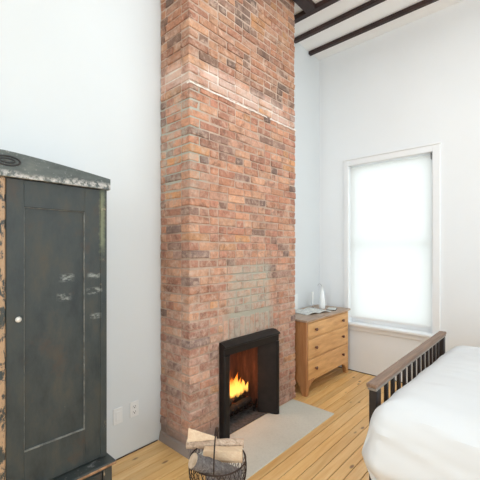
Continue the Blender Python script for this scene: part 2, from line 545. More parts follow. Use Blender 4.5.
for q in (((KX0 - .06, KY0 - .06, ZC - .02), (KX0, KY1 + .06, ZC)), ((KX1, KY0 - .06, ZC - .02), (KX1 + .06, KY1 + .06, ZC)),
          ((KX0, KY0 - .06, ZC - .02), (KX1, KY0, ZC)), ((KX0, KY1, ZC - .02), (KX1, KY1 + .06, ZC))):
    c.cbox(q[0], q[1], .003)
c.build('added_skylight_frame', M_trim, w6)

M_edge_shadow = plain('floor_edge_shadow', (0.06, 0.035, 0.022), 0.7, var=0.3)  # dark strips stand in for the shadow line where walls meet floor
b = MB(); b.cbox((-2.318, YB - 0.006, 0.0), (XR, YB, 0.008), 0.001); struct(b.build('shadow_strip_1', M_edge_shadow))
b = MB(); b.cbox((XL, YF, 0.0), (XL + 0.006, 1.57, 0.008), 0.001); struct(b.build('shadow_strip_2', M_edge_shadow))

# window in the back wall
w1 = bpy.data.objects.new('window_1', None); COL.objects.link(w1); w1.location = ((OX0 + OX1) / 2, YB, OZ0); struct(w1)
c = MB()
c.cbox((-1.958, YB - 0.022, OZ0 - 0.0), (OX0, YB, 2.648), 0.003)
c.cbox((OX1, YB - 0.022, OZ0), (-0.885, YB, 2.648), 0.003)
c.cbox((OX0, YB - 0.022, OZ1), (OX1, YB, 2.648), 0.003)
c.cbox((-1.966, YB - 0.034, 2.636), (-0.877, YB, 2.656), 0.004)
c.build('window_casing', M_trim, w1)
c = MB(); c.cbox((-1.985, YB - 0.06, OZ0 - 0.028), (-0.855, YB + 0.05, OZ0 + 0.004), 0.006); c.build('window_sill', M_trim, w1)
c = MB(); c.cbox((-1.955, YB - 0.02, 0.515), (-0.89, YB, OZ0 - 0.028), 0.004); c.build('window_apron', M_trim, w1)
c = MB()
ya, yb_ = YB + 0.09, YB + 0.13
for a0, a1, z0, z1 in ((OX0, OX0 + .045, OZ0, OZ1), (OX1 - .045, OX1, OZ0, OZ1), (OX0 + .045, OX1 - .045, OZ0, OZ0 + .06), (OX0 + .045, OX1 - .045, OZ1 - .05, OZ1), (OX0 + .045, OX1 - .045, 1.56, 1.60)):
    c.cbox((a0, ya, z0), (a1, yb_, z1), 0.002)
c.build('window_sash', M_trim, w1)
c = MB(); c.cbox((OX0 + .03, YB + 0.107, OZ0 + .03), (OX1 - .03, YB + 0.113, OZ1 - .03), 0.0005); c.build('window_pane', M_pane, w1)
def side_window(n, u0, u1, place):
    # place(u, depth, z): u runs along the wall, depth out of the room
    def bx_(mb, ua, ub, d0, d1, z0, z1):
        p, q = place(ua, d0, z0), place(ub, d1, z1)
        mb.cbox([min(a, b) for a, b in zip(p, q)], [max(a, b) for a, b in zip(p, q)], .003)
    w = bpy.data.objects.new('window_%d' % n, None); COL.objects.link(w); w.location = place((u0 + u1) / 2, 0, WZ0); struct(w)
    c = MB()
    bx_(c, u0 - .08, u0, -.02, 0, WZ0 - .08, WZ1 + .08); bx_(c, u1, u1 + .08, -.02, 0, WZ0 - .08, WZ1 + .08)
    bx_(c, u0, u1, -.02, 0, WZ1, WZ1 + .08); bx_(c, u0, u1, -.02, 0, WZ0 - .08, WZ0)
    c.build('window_casing', M_trim, w)
    c = MB()
    bx_(c, u0, u0 + .04, .08, .12, WZ0, WZ1); bx_(c, u1 - .04, u1, .08, .12, WZ0, WZ1)
    for z in (WZ0, (WZ0 + WZ1) / 2, WZ1 - .04): bx_(c, u0 + .04, u1 - .04, .082, .118, z, z + .04)
    c.build('window_sash', M_trim, w)
for i, (a0, a1) in enumerate(ws): side_window(i + 2, a0, a1, lambda u, d, z: (u, YF - d, z))
for i, (a0, a1) in enumerate(rws): side_window(i + 4, a0, a1, lambda u, d, z: (XR + d, u, z))

# roller blind
rb = thing('roller_blind', ((OX0 + OX1) / 2, YB + 0.02, 2.5), 'white translucent roller blind drawn down over the bright back wall window', 'blind')
BY = YB + 0.022
c = MB()
c.cbox((-1.897, BY, 0.678), (-0.982, BY + 0.0012, 2.525), 0.0003); c.build('blind_fabric', M_blind, rb)
c = MB(); c.tube([(-1.897, BY + 0.017, 2.535), (-0.982, BY + 0.017, 2.535)], 0.017, 14); c.build('roller_tube', M_blind, rb, True)
c = MB(); c.cbox((-1.897, BY - 0.006, 0.660), (-0.982, BY + 0.008, 0.684), 0.003); c.build('bottom_bar', M_trim, rb)
c = MB(); c.cbox((-0.982, BY - 0.012, 2.50), (-0.975, BY + 0.04, 2.565), 0.003); c.build('bracket', plain('grey_bracket', (.35, .35, .35), .4, .6), rb)
c = MB(); c.tube([(-0.968, BY - 0.004, 2.54), (-0.966, BY - 0.004, 1.2), (-0.966, BY + 0.002, 1.15), (-0.966, BY + 0.010, 1.2), (-0.968, BY + 0.010, 2.54)], 0.0018, 6); c.build('pull_chain', M_plate, rb, True)

# ceiling beams
beams = [((XL, 3.845, 4.022), (XR, 3.898, ZC), 'dark stained ceiling beam running across, nearest the back wall'),
         ((XL, 3.485, 4.022), (XR, 3.545, ZC), 'middle one of the dark ceiling beams behind the chimney'),
         ((XL, 3.150, 4.012), (XR, 3.215, ZC), 'dark ceiling beam touching the back of the brick chimney')]
for lo, hi, lb in beams:
    b = MB(); b.cbox(lo, hi, 0.006, jit=0.002)
    tag(b.build('ceiling_beam', M_bark_beam), lb, 'beam', 'exposed ceiling beams')
b = MB(); b.cbox((-1.925, 1.2, 4.008), (-1.815, 3.150, ZC), 0.006, jit=0.002)
tag(b.build('trimmer_beam', M_bark_beam), 'short dark trimmer beam running along the top of the chimney face', 'beam')

# ------------------------------------------------------------------ chimney
CX, CY0, CY1 = -1.95, 1.595, 2.98
CH = 0.0655
rb_ = random.Random(11)
PAL = [(0.50, 0.215, 0.125), (0.55, 0.26, 0.155), (0.46, 0.19, 0.12), (0.60, 0.31, 0.19), (0.54, 0.28, 0.19), (0.42, 0.18, 0.115)]
DARK = [(0.26, 0.14, 0.105), (0.20, 0.12, 0.10), (0.31, 0.17, 0.13)]
ORANGE = [(0.56, 0.27, 0.13), (0.60, 0.28, 0.12)]
def tone(y, z, side=False):
    r = rb_.random()
    dk = 0.09 + (0.12 if z > 2.9 else 0) + (0.05 if side else 0)
    if r < dk: c = rb_.choice(DARK)
    elif r < dk + 0.035: c = rb_.choice(ORANGE)
    else: c = rb_.choice(PAL)
    k = rb_.uniform(0.85, 1.13)
    c = [v * k for v in c]
    if z > 2.95:                                   # browner, older bricks high up
        c = [c[0] * 0.80, c[1] * 0.78, c[2] * 0.72]
    elif z < 1.0:                                  # pinker bricks low down
        c = [c[0] * 0.98, c[1] * 1.02, c[2] * 1.12]
    return tuple(c)
def cut(intervals, lo, hi):
    out = []
    for a, b_ in intervals:
        if hi <= a or lo >= b_: out.append((a, b_)); continue
        if a < lo - 0.018: out.append((a, lo))
        if b_ > hi + 0.018: out.append((hi, b_))
    return out
FY0, FY1, FZ = 1.893, 2.585, 0.778
bk = MB()
m_ = 0.0095
nc = int(ZC / CH) + 1
for i in range(nc):
    z0 = i * CH + m_ / 2; z1 = min((i + 1) * CH - m_ / 2, ZC - 0.001)
    if z1 - z0 < 0.01: continue
    zz = (z0 + z1) / 2
    hdr = (i % 6 == 4)
    up = -0.008 if zz > 2.735 else 0.0
    # front
    y = CY0
    first = 0.095 if i % 2 else 0.2
    segs = []
    L = first
    while y < CY1 - 0.001:
        y1 = min(y + L, CY1)
        if CY1 - y1 < 0.04: y1 = CY1
        segs.append((y, y1 if y1 >= CY1 else y1))
        y = y1
        L = 0.0975 if (hdr or rb_.random() < 0.2) else rb_.uniform(0.185, 0.21)
    for k, (a, b_) in enumerate(segs):
        a2 = a if k == 0 else a + m_ / 2
        b2 = b_ if b_ >= CY1 else b_ - m_ / 2
        ivs = [(a2, b2)]
        if z0 < FZ: ivs = cut(ivs, FY0 - 0.004, FY1 + 0.004)
        if z1 > FZ - 0.02 and z0 < 0.94: ivs = cut(ivs, 1.935, 2.605)
        for p, q in ivs:
            o = up + rb_.uniform(-0.0035, 0.0035)
            dz = rb_.uniform(-0.002, 0.002) + 0.006 * noise.noise(Vector((p * 2.2, i * .25, 3)))
            bk.cbox((CX - 0.10, p, z0 + dz), (CX + o, q, z1 + dz), rb_.uniform(0.003, 0.007), tone(p, zz), 0.0034)
    # left and right sides
    for ys, dr in ((CY0, 1), (CY1, -1)):
        x = CX + up - (0.102 if i % 2 == 0 else 0.0)
        if i % 2 == 1: x = CX + up - 0.0
        first_ = True
        xe = XL + .003
        L = 0.195 if i % 2 else 0.2
        # odd courses: stretcher wraps the corner, even ones start behind the front stretcher
        xcur = CX - 0.105 if True else x
        while xcur > xe + 0.015:
            x2 = max(xcur - (0.0975 if hdr else rb_.uniform(0.17, 0.21)), xe)
            if x2 - xe < 0.04: x2 = xe
            o = rb_.uniform(-0.0035, 0.0035)
            yy0, yy1 = (ys + o, ys + 0.1) if dr > 0 else (ys - 0.1, ys - o)
            bk.cbox((x2 + m_ / 2, yy0, z0), (xcur - m_ / 2 + 0.004, yy1, z1), rb_.uniform(0.003, 0.007), tone(ys, zz, True), 0.0034)
            xcur = x2
# soldier course over the fireplace
ns = 10
for k in range(ns):
    a = 1.94 + k * (2.60 - 1.94) / ns
    bk.cbox((CX - 0.1, a + 0.005, FZ + 0.006), (CX + rb_.uniform(-.003, .003), a + 0.061, 0.948 + rb_.uniform(-.006, .006)), 0.006, tone(a, 0.9), 0.003)
core = MB()
ins = 0.006
core.cbox((XL + .003, CY0 + ins, 0), (CX - ins, FY0, FZ), 0.001)
core.cbox((CX - .10, FY0 - .01, 0), (CX - .008, FY0 + .034, FZ - .002), 0.001)
core.cbox((CX - .10, FY1 - .034, 0), (CX - .008, FY1 + .01, FZ - .002), 0.001)
core.cbox((XL + .003, FY1, 0), (CX - ins, CY1 - ins, FZ), 0.001)
core.cbox((XL + .003, CY0 + ins, FZ), (CX - ins, CY1 - ins, 2.735), 0.001)
core.cbox((XL + .003, CY0 + ins, 2.735), (CX - ins - .008, CY1 - ins, ZC - .002), 0.001)
# rough mortar fillet at the foot of the stack
core.prism([(CX + .012, 0.0), (CX - 0.02, 0.0), (CX - 0.02, 0.085), (CX - 0.006, 0.05)], 1, CY0 - 0.01, FY0 - 0.01)
core.prism([(CY0 - 0.016, 0.0), (CY0 + 0.02, 0.0), (CY0 + 0.02, 0.10), (CY0 - 0.004, 0.06)], 0, XL + .003, CX + 0.01)
ch = thing('chimney_breast', (0, 0, 0), 'tall exposed old red brick chimney breast rising from floor to ceiling', 'chimney')
bk.build('brickwork', M_brick, ch, solid=False)
core.build('mortar', M_mortar, ch)
lg = MB(); rl = random.Random(5); N_ = 46
vs = []
for k in range(N_ + 1):
    y = CY0 - .004 + (CY1 - CY0 + .006) * k / N_
    d = .004 + rl.uniform(-.001, .0045); zt = 2.7385 + rl.uniform(-.0015, .004); zb_ = 2.729 + rl.uniform(-.003, .002)
    vs.append([(CX - .03, y, zb_), (CX + d, y, zb_), (CX + d - .001, y, zt), (CX - .03, y, zt)])
for q in vs: lg.v.extend(Vector(p) for p in q)
for k in range(N_):
    for m in range(4): lg.face((k * 4 + m, k * 4 + (m + 1) % 4, k * 4 + 4 + (m + 1) % 4, k * 4 + 4 + m))
lg.face((0, 1, 2, 3)); lg.face((N_ * 4 + 3, N_ * 4 + 2, N_ * 4 + 1, N_ * 4))
lg.build('lime_ledge', M_limeledge, ch)
# firebox lining: splayed cheeks, back and floor
fb = MB()
xb = XL + 0.02
def quadbox(p, q, z0, z1, th):
    d = Vector((q[0] - p[0], q[1] - p[1])); n = Vector((-d.y, d.x)).normalized() * th
    fb.prism([(p[0], p[1]), (q[0], q[1]), (q[0] + n.x, q[1] + n.y), (p[0] + n.x, p[1] + n.y)], 2, z0, z1)
quadbox((CX - 0.05, FY0 + 0.035), (xb + .01, 2.03), 0.0, FZ - .01, 0.02)
quadbox((CX - 0.05, FY1 - 0.035), (xb + .01, 2.47), 0.0, FZ - .01, -0.02)
fb.cbox((xb - .015, FY0 + .01, 0.0), (xb + .01, FY1 - .01, FZ - .01), .002)
fb.cbox((xb, FY0 + .01, FZ - .03), (CX - .01, FY1 - .01, FZ - .002), .002)
fb.build('firebox_lining', M_firebox, ch)
fb = MB(); fb.cbox((xb, FY0 + .01, -0.002), (CX - 0.004, FY1 - .01, 0.012), .002); fb.build('firebox_floor', M_ash, ch)

# ------------------------------------------------------------------ cast iron surround
FX = -1.885
su = thing('fireplace_surround', (FX, (FY0 + FY1) / 2, 0), 'black cast iron fireplace surround framing the fire opening', 'fireplace')
c = MB()
c.prism([(CX + .0005, FY0), (FX - .012, FY0), (FX, FY0 + .010), (FX, FY0 + .050), (FX - .010, FY0 + .062), (CX + .0005, FY0 + .062)], 2, 0.0055, FZ - 0.10); c.flare().build('left_jamb', M_iron, su, bevel=.003)
c = MB()
c.prism([(CX + .0005, FY1), (FX - .012, FY1), (FX, FY1 - .010), (FX, FY1 - .030), (FX - .012, FY1 - .044), (CX + .0005, FY1 - .070)], 2, 0.0055, FZ - 0.10); c.flare().build('right_jamb', M_iron, su, bevel=.003)
c = MB()
c.prism([(CX + .0005, FZ), (CX + .018, FZ + .001), (FX + .002, FZ - .024), (FX + .004, FZ - .036), (FX - .012, FZ - .044), (FX - .014, FZ - .0995), (CX + .0005, FZ - .0995)], 1, FY0, FY1)
c.flare().build('lintel', M_iron, su, bevel=.0015)
# splayed inner reveals
c = MB()
c.prism([(FX - .014, FY1 - .046), (FX - .016, FY1 - .038), (-2.02, FY1 - .118), (-2.02, FY1 - .13)], 2, 0.013, FZ - .1)
c.flare().build('splayed_reveal', M_iron, su)
c = MB()
c.prism([(FX - .014, FY0 + .063), (FX - .018, FY0 + .056), (-2.02, FY0 + .118), (-2.02, FY0 + .13)], 2, 0.013, FZ - .1)
c.flare().build('splayed_reveal', M_iron, su)
c = MB()
c.prism([(-2.02, FZ - .14), (-2.02, FZ - .125), (FX - .016, FZ - .092), (FX - .014, FZ - .10)], 1, FY0 + .063, FY1 - .046)
c.flare().build('splayed_hood', M_iron, su)
for z in [0.10 + .09 * k for k in range(7)]:
    c = MB(); c.lathe([(0.004, -.003), (.006, 0), (.004, .004), (.001, .006)], (-2.016, FY1 - .132, z), 'x', 8)
    c.flare().build('rivet', M_iron, su, True)

# hearth slab
b = MB(); b.cbox((CX + 0.002, 1.63, -0.03), (-1.49, 2.925, 0.005), 0.003)
tag(b.build('hearth_slab', M_hearth), 'flat grey stone hearth slab set in the floor before the fireplace', 'hearth')

# fire grate, logs, flames
gr = thing('fire_grate', (-2.12, 2.27, 0.012), 'black iron fire grate inside the fireplace', 'grate')
for k in range(7):
    y = 2.08 + k * 0.062
    c = MB(); c.tube([(-2.03, y, .135), (-2.035, y, .09), (-2.06, y, .072), (-2.19, y, .065), (-2.22, y, .10)], .007, 6); c.build('grate_bar', M_iron, gr, True)
for xx, zz in ((-2.055, .062), (-2.17, .055)):
    c = MB(); c.tube([(xx, 2.06, zz), (xx, 2.47, zz)], .008, 6); c.build('cross_bar', M_iron, gr, True)
for xx, yy in ((-2.055, 2.085), (-2.055, 2.445), (-2.17, 2.085), (-2.17, 2.445)):
    c = MB(); c.tube([(xx, yy, .058), (xx, yy, .013)], .008, 6); c.build('leg', M_iron, gr, True)
def clog(name, p, q, r, mat, seed, ends=None):
    rn = random.Random(seed); p = Vector(p); q = Vector(q)
    n = 9; pts = []; rr = []
    for i in range(n):
        t = i / (n - 1); pts.append(p.lerp(q, t) + Vector([rn.uniform(-1, 1) * r * .08 for _ in range(3)])); rr.append(r * rn.uniform(.9, 1.07))
    m = MB(); m.tube(pts, rr, 14)
    return m.build(name, mat, None, True)
fl_specs = [((-2.085, 2.08, .116), (-2.105, 2.44, .114), .031, 'thick charred log lying at the front of the fire grate'),
            ((-2.165, 2.10, .112), (-2.175, 2.42, .114), .032, 'charred glowing log at the back of the fire grate'),
            ((-2.10, 2.12, .172), (-2.175, 2.36, .174), .028, 'burning log laid slanting on top of the grate logs')]
for i, (p, q, r, lb) in enumerate(fl_specs):
    tag(clog('burning_log', p, q, r, M_char, 40 + i), lb, 'log', 'logs burning in the fireplace')
rf = random.Random(21)
fire = thing('fire', (-2.15, 2.25, 0.19), 'orange and yellow flames burning above the grate logs', 'fire')
specs = [(-2.12, 2.13, .19, .034), (-2.15, 2.18, .23, .038), (-2.13, 2.235, .20, .040), (-2.16, 2.285, .16, .036), (-2.12, 2.33, .15, .028),
         (-2.17, 2.12, .16, .030), (-2.17, 2.23, .24, .034), (-2.11, 2.28, .11, .028), (-2.14, 2.38, .13, .030),
         (-2.16, 2.33, .19, .032), (-2.13, 2.20, .13, .036), (-2.12, 2.42, .09, .020)]
for i, (x, y, H, r) in enumerate(specs):
    m = MB(); pts = []; rr = []
    ph = rf.uniform(0, 6)
    for k in range(14):
        t = k / 13
        pts.append((x + .012 * math.sin(ph + 4 * t) * t, y + .022 * math.sin(ph * 1.7 + 5 * t) * t, .185 + H * t))
        rr.append(max(.0008, r * (math.sin(math.pi * min(1, t * .9 + .13)) ** .9) * (1 - .55 * t)))
    m.tube(pts, rr, 12)
    m.build('flame', M_flame, fire, True)
pl = bpy.data.lights.new('fire_glow', 'POINT'); pl.energy = 5.0; pl.color = (1.0, .36, .10); pl.shadow_soft_size = .07
plo = bpy.data.objects.new('fire_glow', pl); COL.objects.link(plo); plo.parent = fire; plo.location = (0.03, 0.0, .12)

# ------------------------------------------------------------------ wall plates
def plate(name, y, z, lb, kind):
    t = thing(name, (XL, y, z), lb, 'switch' if kind == 's' else 'outlet')
    c = MB(); c.cbox((XL + .0004, y - .036, z - .058), (XL + .006, y + .036, z + .058), .003); c.build('cover_plate', M_plate, t)
    if kind == 's':
        c = MB(); c.cbox((XL + .006, y - .017, z - .034), (XL + .010, y + .017, z + .034), .002); c.build('rocker', M_plate, t)
    else:
        for dz in (.020, -.020):
            c = MB(); c.cbox((XL + .006, y - .017, z + dz - .015), (XL + .008, y + .017, z + dz + .015), .003); s_ = c.build('socket', M_plate, t)
            c = MB()
            c.cbox((XL + .008, y - .009, z + dz - .003), (XL + .0086, y - .006, z + dz + .008), .0003)
            c.cbox((XL + .008, y + .006, z + dz - .003), (XL + .0086, y + .009, z + dz + .008), .0003)
            c.cbox((XL + .008, y - .004, z + dz - .012), (XL + .0086, y + .004, z + dz - .005), .0003)
            c.build('slots', M_slot, s_)
plate('wall_switch', 1.232, .316, 'blank white rocker plate low on the wall, nearer the wardrobe', 's')
plate('power_outlet', 1.364, .322, 'white double power outlet low on the wall, nearer the brick chimney', 'o')

# ------------------------------------------------------------------ wardrobe
WX = -1.90; WB = XL + .01; WC = .435
WY1 = .945; WY0 = 2 * WC - WY1
wd = thing('wardrobe', ((WX + WB) / 2, WC, 0), 'tall antique wardrobe with worn dark green-grey paint against the left wall', 'wardrobe')
c = MB()
c.cbox((WB, WY0, .31), (WX - .022, WY0 + .02, 1.84), .002); c.cbox((WB, WY1 - .02, .31), (WX - .022, WY1, 1.84), .002)
c.cbox((WB, WY0, .31), (WB + .012, WY1, 1.84), .002); c.cbox((WB, WY0, 1.81), (WX - .022, WY1, 1.84), .002); c.cbox((WB, WY0, .31), (WX - .022, WY1, .335), .002)
c.cbox((WX - .03, WY1 - .040, .325), (WX - .002, WY1, 1.842), .003)
c.cbox((WX - .03, WY0, .325), (WX - .002, WY0 + .040, 1.842), .003)
c.build('carcass', M_ward_worn, wd)
c = MB(); c.cbox((WX - .03, WC - .026, .33), (WX + .006, WC + .013, 1.842), .006, jit=.001); c.build('centre_post', M_post, wd)
def door(y0, y1, hinge):
    z0, z1 = .335, 1.838
    py0, py1 = (.525, .818) if hinge > 0 else (2 * WC - .818 - .007, 2 * WC - .525 - .007)
    pz0, pz1 = .522, 1.708
    d = MB(); xx0, xx1 = WX - .024, WX - .0015
    d.cbox((xx0, y0, z0), (xx1, py0, z1), .002); d.cbox((xx0, py1, z0), (xx1, y1, z1), .002)
    d.cbox((xx0, py0 - .001, z0), (xx1 - .0003, py1 + .001, pz0), .002); d.cbox((xx0, py0 - .001, pz1), (xx1 - .0003, py1 + .001, z1), .002)
    do = d.build('door', M_ward, wd)
    p = MB(); p.cbox((xx0 + .004, py0, pz0), (xx0 + .010, py1, pz1), .001); p.build('panel', M_ward, do)
    e = MB()   # thin worn bead round the panel
    e.cbox((xx0 + .009, py0 - .0005, pz0), (xx1 - .004, py0 + .003, pz1), .001); e.cbox((xx0 + .009, py1 - .003, pz0), (xx1 - .002, py1 + .0005, pz1), .001)
    e.cbox((xx0 + .009, py0, pz0 - .0005), (xx1 + .0005, py1, pz0 + .004), .001); e.cbox((xx0 + .009, py0, pz1 - .003), (xx1 - .004, py1, pz1 + .0005), .001)
    e.build('panel_bead', M_bareedge, do)
    return do
dr = door(WC + .015, WY1 - .041, 1)
door(WY0 + .041, WC - .028, -1)
c = MB(); c.lathe([(.005, 0), (.005, .010), (.012, .014), (.014, .020), (.010, .027), (.004, .029)], (WX - .002, .496, 1.171), 'x', 16); c.build('knob', M_knobmetal, dr, True)
c = MB(); c.cbox((WX - .002, .508, 1.160), (WX, .520, 1.186), .001); c.build('keyhole_plate', M_slot, dr)
# pediment: gently peaked board with end blocks and a carved oval
prof = [(WY0 - .012, 1.842), (WY1 + .012, 1.842), (WY1 + .012, 1.902)]
for k in range(0, 13):
    t = k / 12; y = WY1 + .012 - t * (WY1 + .012 - WC)
    z = 1.904 + .058 * (1 - (1 - t) ** 1.3)
    prof.append((y, z))
for y, z in prof[4:-1][::-1]: prof.append((2 * WC - y, z))
prof.append((WY0 - .012, 1.902))
c = MB(); c.prism(prof, 0, WX - .02, WX + .018); pd = c.build('pediment', M_cornice, wd, bevel=.003)
c = MB()
c.cbox((WB, WY0 - .010, 1.842), (WX - .02, WY1 + .010, 1.900), .003); c.build('cornice_top', M_cornice, wd)
OY, OZ_ = WC + .016, 1.915
c = MB()
for (a, bb, rr_) in ((.052, .021, .0045), (.030, .010, .0035)):
    pts = [(WX + .019, OY + a * math.cos(2 * math.pi * k / 28), OZ_ + bb * math.sin(2 * math.pi * k / 28)) for k in range(28)]
    c.tube(pts, rr_, 6, closed=True)
c.build('carved_oval', plain('dark_carved_oval', (.022, .020, .020), .5, var=.3), pd, True)
c = MB(); c.cbox((WX + .016, OY - .016, OZ_ - .003), (WX + .022, OY + .016, OZ_ + .003), .002); c.build('oval_inlay', M_bareedge, pd)
wd.scale = (1, 1, 1.008)
# base with drawer
BX = -1.852
c = MB()
c.cbox((WB, WY0 - .006, .0), (BX - .02, WY1 + .006, .298), .003)
c.cbox((BX - .022, WY1 - .045, .0), (BX, WY1 + .006, .298), .003); c.cbox((BX - .022, WY0 - .006, .0), (BX, WY0 + .045, .298), .003)
c.cbox((BX - .022, WY0, .0), (BX, WY1, .06), .003); c.cbox((BX - .022, WY0, .278), (BX, WY1, .298), .003)
c.build('base', M_ward_worn, wd)
c = MB(); c.cbox((WB, WY0 - .022, .298), (BX + .016, WY1 + .022, .318), .005); c.build('base_ledge', m_ward('worn_grey_ledge_paint', .58, (.17, .17, .17)), wd)
c = MB(); c.cbox((BX + .004, WY0 - .024, .294), (BX + .020, WY1 + .024, .311), .005, jit=.001); c.build('worn_ledge_edge', M_wornwood, wd)
c = MB(); c.cbox((BX - .024, WY0 + .05, .068), (BX - .006, WY1 - .05, .270), .004); dw = c.build('drawer', M_ward_worn, wd)
for y in (WC - .25, WC + .25):
    c = MB(); c.lathe([(.006, 0), (.006, .010), (.015, .014), (.015, .022), (.006, .026)], (BX - .006, y, .17), 'x', 14); c.build('knob', M_knobmetal, dw, True)

# ------------------------------------------------------------------ chest of drawers
DX = -1.87; DY0, DY1 = 3.06, 4.03; DB = XL + .012
dd = thing('chest_of_drawers', ((DX + DB) / 2, (DY0 + DY1) / 2, 0), 'small pine chest of three drawers beside the brick chimney', 'chest of drawers')
c = MB(); c.cbox((DB, DY0 - .025, .768), (DX + .022, DY1 + .025, .79), .005); c.build('top', M_dresser_top, dd)
for y0, y1 in ((DY0, DY0 + .022), (DY1 - .022, DY1)):
    # side panel with bracket cut-out at the floor
    xb0, xb1 = DB, DX - .022
    poly = [(xb0, 0), (xb0 + .06, 0), (xb0 + .085, .10), (xb0 + .12, .135), (xb1 - .10, .135), (xb1 - .06, .10), (xb1 - .035, 0), (xb1, 0), (xb1, .768), (xb0, .768)]
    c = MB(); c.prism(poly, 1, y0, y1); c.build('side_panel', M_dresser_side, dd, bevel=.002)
# front frame: stiles becoming shaped feet
for s_, y0 in ((1, DY0), (-1, DY1)):
    w = .036
    poly = [(y0, .0), (y0 + s_ * .040, .0), (y0 + s_ * .050, .07), (y0 + s_ * .095, .115), (y0 + s_ * .16, .138), (y0 + s_ * .16, .158), (y0 + s_ * w, .158), (y0 + s_ * w, .768), (y0, .768)]
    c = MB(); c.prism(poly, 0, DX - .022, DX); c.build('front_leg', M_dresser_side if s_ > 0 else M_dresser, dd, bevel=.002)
c = MB()
c.cbox((DX - .022, DY0 + .036, .750), (DX - .001, DY1 - .036, .768), .002)
c.cbox((DX - .022, DY0 + .036, .578), (DX - .003, DY1 - .036, .590), .002)
c.cbox((DX - .022, DY0 + .036, .366), (DX - .003, DY1 - .036, .378), .002)
c.cbox((DX - .022, DY0 + .150, .136), (DX - .001, DY1 - .150, .156), .002)
c.cbox((DB, DY0 + .02, .14), (DX - .02, DY1 - .02, .15), .002); c.cbox((DB, DY0 + .02, .14), (DB + .01, DY1 - .02, .768), .002)
c.build('front_rails', M_dresser, dd)
for z0, z1 in ((.592, .748), (.380, .576), (.158, .364)):
    c = MB(); c.cbox((DX - .02, DY0 + .039, z0 + .001), (DX + .003, DY1 - .039, z1 - .001), .004)
    dw = c.build('drawer', M_dresser, dd)
    zk = (z0 + z1) / 2
    for y in (DY0 + .175, DY1 - .165):
        c = MB(); c.lathe([(.008, 0), (.008, .010), (.015, .016), (.018, .022), (.014, .029), (.006, .032)], (DX + .002, y, zk), 'x', 16)
        c.build('knob', M_knobwood, dw, True)

# things on the chest
TZ = .7905
v = thing('bottle_vase', (-2.10, 3.80, TZ), 'slender white tapering bottle vase standing behind the open magazine', 'vase')
c = MB(); c.lathe([(.032, 0), (.037, .006), (.039, .06), (.035, .12), (.026, .18), (.016, .225), (.0115, .26), (.014, .266), (.010, .268)], (-2.10, 3.80, TZ), n=28); c.build('body', M_ceramic, v, True)
c = MB(); c.tube([(-2.10, 3.80, TZ + .262), (-2.105, 3.795, TZ + .29), (-2.12, 3.783, TZ + .305), (-2.135, 3.77, TZ + .30), (-2.14, 3.765, TZ + .28)], .0028, 6); c.build('curved_spout', plain('grey_metal', (.35, .35, .34), .4, .5), v, True)
v = thing('glass_candlestick', (-2.19, 3.73, TZ), 'thin pale candle in a low clear glass holder behind the magazine', 'candlestick')
c = MB(); c.lathe([(.030, 0), (.032, .006), (.016, .014), (.010, .03), (.014, .045), (.014, .05)], (-2.19, 3.73, TZ), n=20); c.build('holder', M_glass, v, True)
c = MB(); c.lathe([(.010, .046), (.0095, .20), (.004, .204)], (-2.19, 3.73, TZ), n=14); c.build('candle', M_ceramic, v, True)
b = MB(); b.cbox((-2.304, 3.28, TZ), (-2.292, 3.56, TZ + .19), .003)
tag(b.build('leaning_board', M_ceramic), 'plain white board propped upright against the wall on the chest', 'board')
# open magazine: two leaves arched from the spine
def mag(cx, cy, rot, wdt, hgt, name, lb):
    t = thing(name, (cx, cy, TZ), lb, 'magazine')
    for s_, nm in ((1, 'right_page'), (-1, 'left_page')):
        m = MB(); n = 10; top = []; bot = []
        for j in range(2):
            for i in range(n + 1):
                u = i / n; r = u * wdt * s_
                zz = .004 + .020 * math.sin(min(1, u * 1.15) * math.pi) * (1 - .3 * u) 
                px, py = r, (j - .5) * hgt
                P = Vector((cx + px * math.cos(rot) - py * math.sin(rot), cy + px * math.sin(rot) + py * math.cos(rot), TZ + zz + .002))
                m.v.append(P)
        for j in range(2):
            for i in range(n + 1):
                p = m.v[j * (n + 1) + i]; m.v.append(Vector((p.x, p.y, max(TZ + .0006, p.z - .006))))
        N = n + 1
        for i in range(n):
            m.face((i, i + 1, N + i + 1, N + i)); m.face((2 * N + i, 3 * N + i, 3 * N + i + 1, 2 * N + i + 1))
            m.face((i, 2 * N + i, 2 * N + i + 1, i + 1)); m.face((N + i, N + i + 1, 3 * N + i + 1, 3 * N + i))
        m.face((0, N, 3 * N, 2 * N)); m.face((n, 2 * N + n, 3 * N + n, N + n))
        m.build(nm, M_page, t)
mag(-2.09, 3.52, math.radians(76), .20, .26, 'open_magazine', 'open magazine spread flat on top of the pine chest')
t = thing('small_booklet', (-1.985, 3.83, TZ), 'small closed booklet with dark cover in front of the white vase', 'booklet')
Mx = Matrix.Translation((-1.985, 3.83, 0)) @ Matrix.Rotation(math.radians(20), 4, 'Z')
c = MB(); c.cbox((-.055, -.08, TZ), (.055, .08, TZ + .007), .002, M=Mx); c.build('cover', M_cover, t)
c = MB(); c.cbox((-.050, -.075, TZ + .0072), (.050, .075, TZ + .012), .001, M=Mx); c.build('pages', M_page, t)

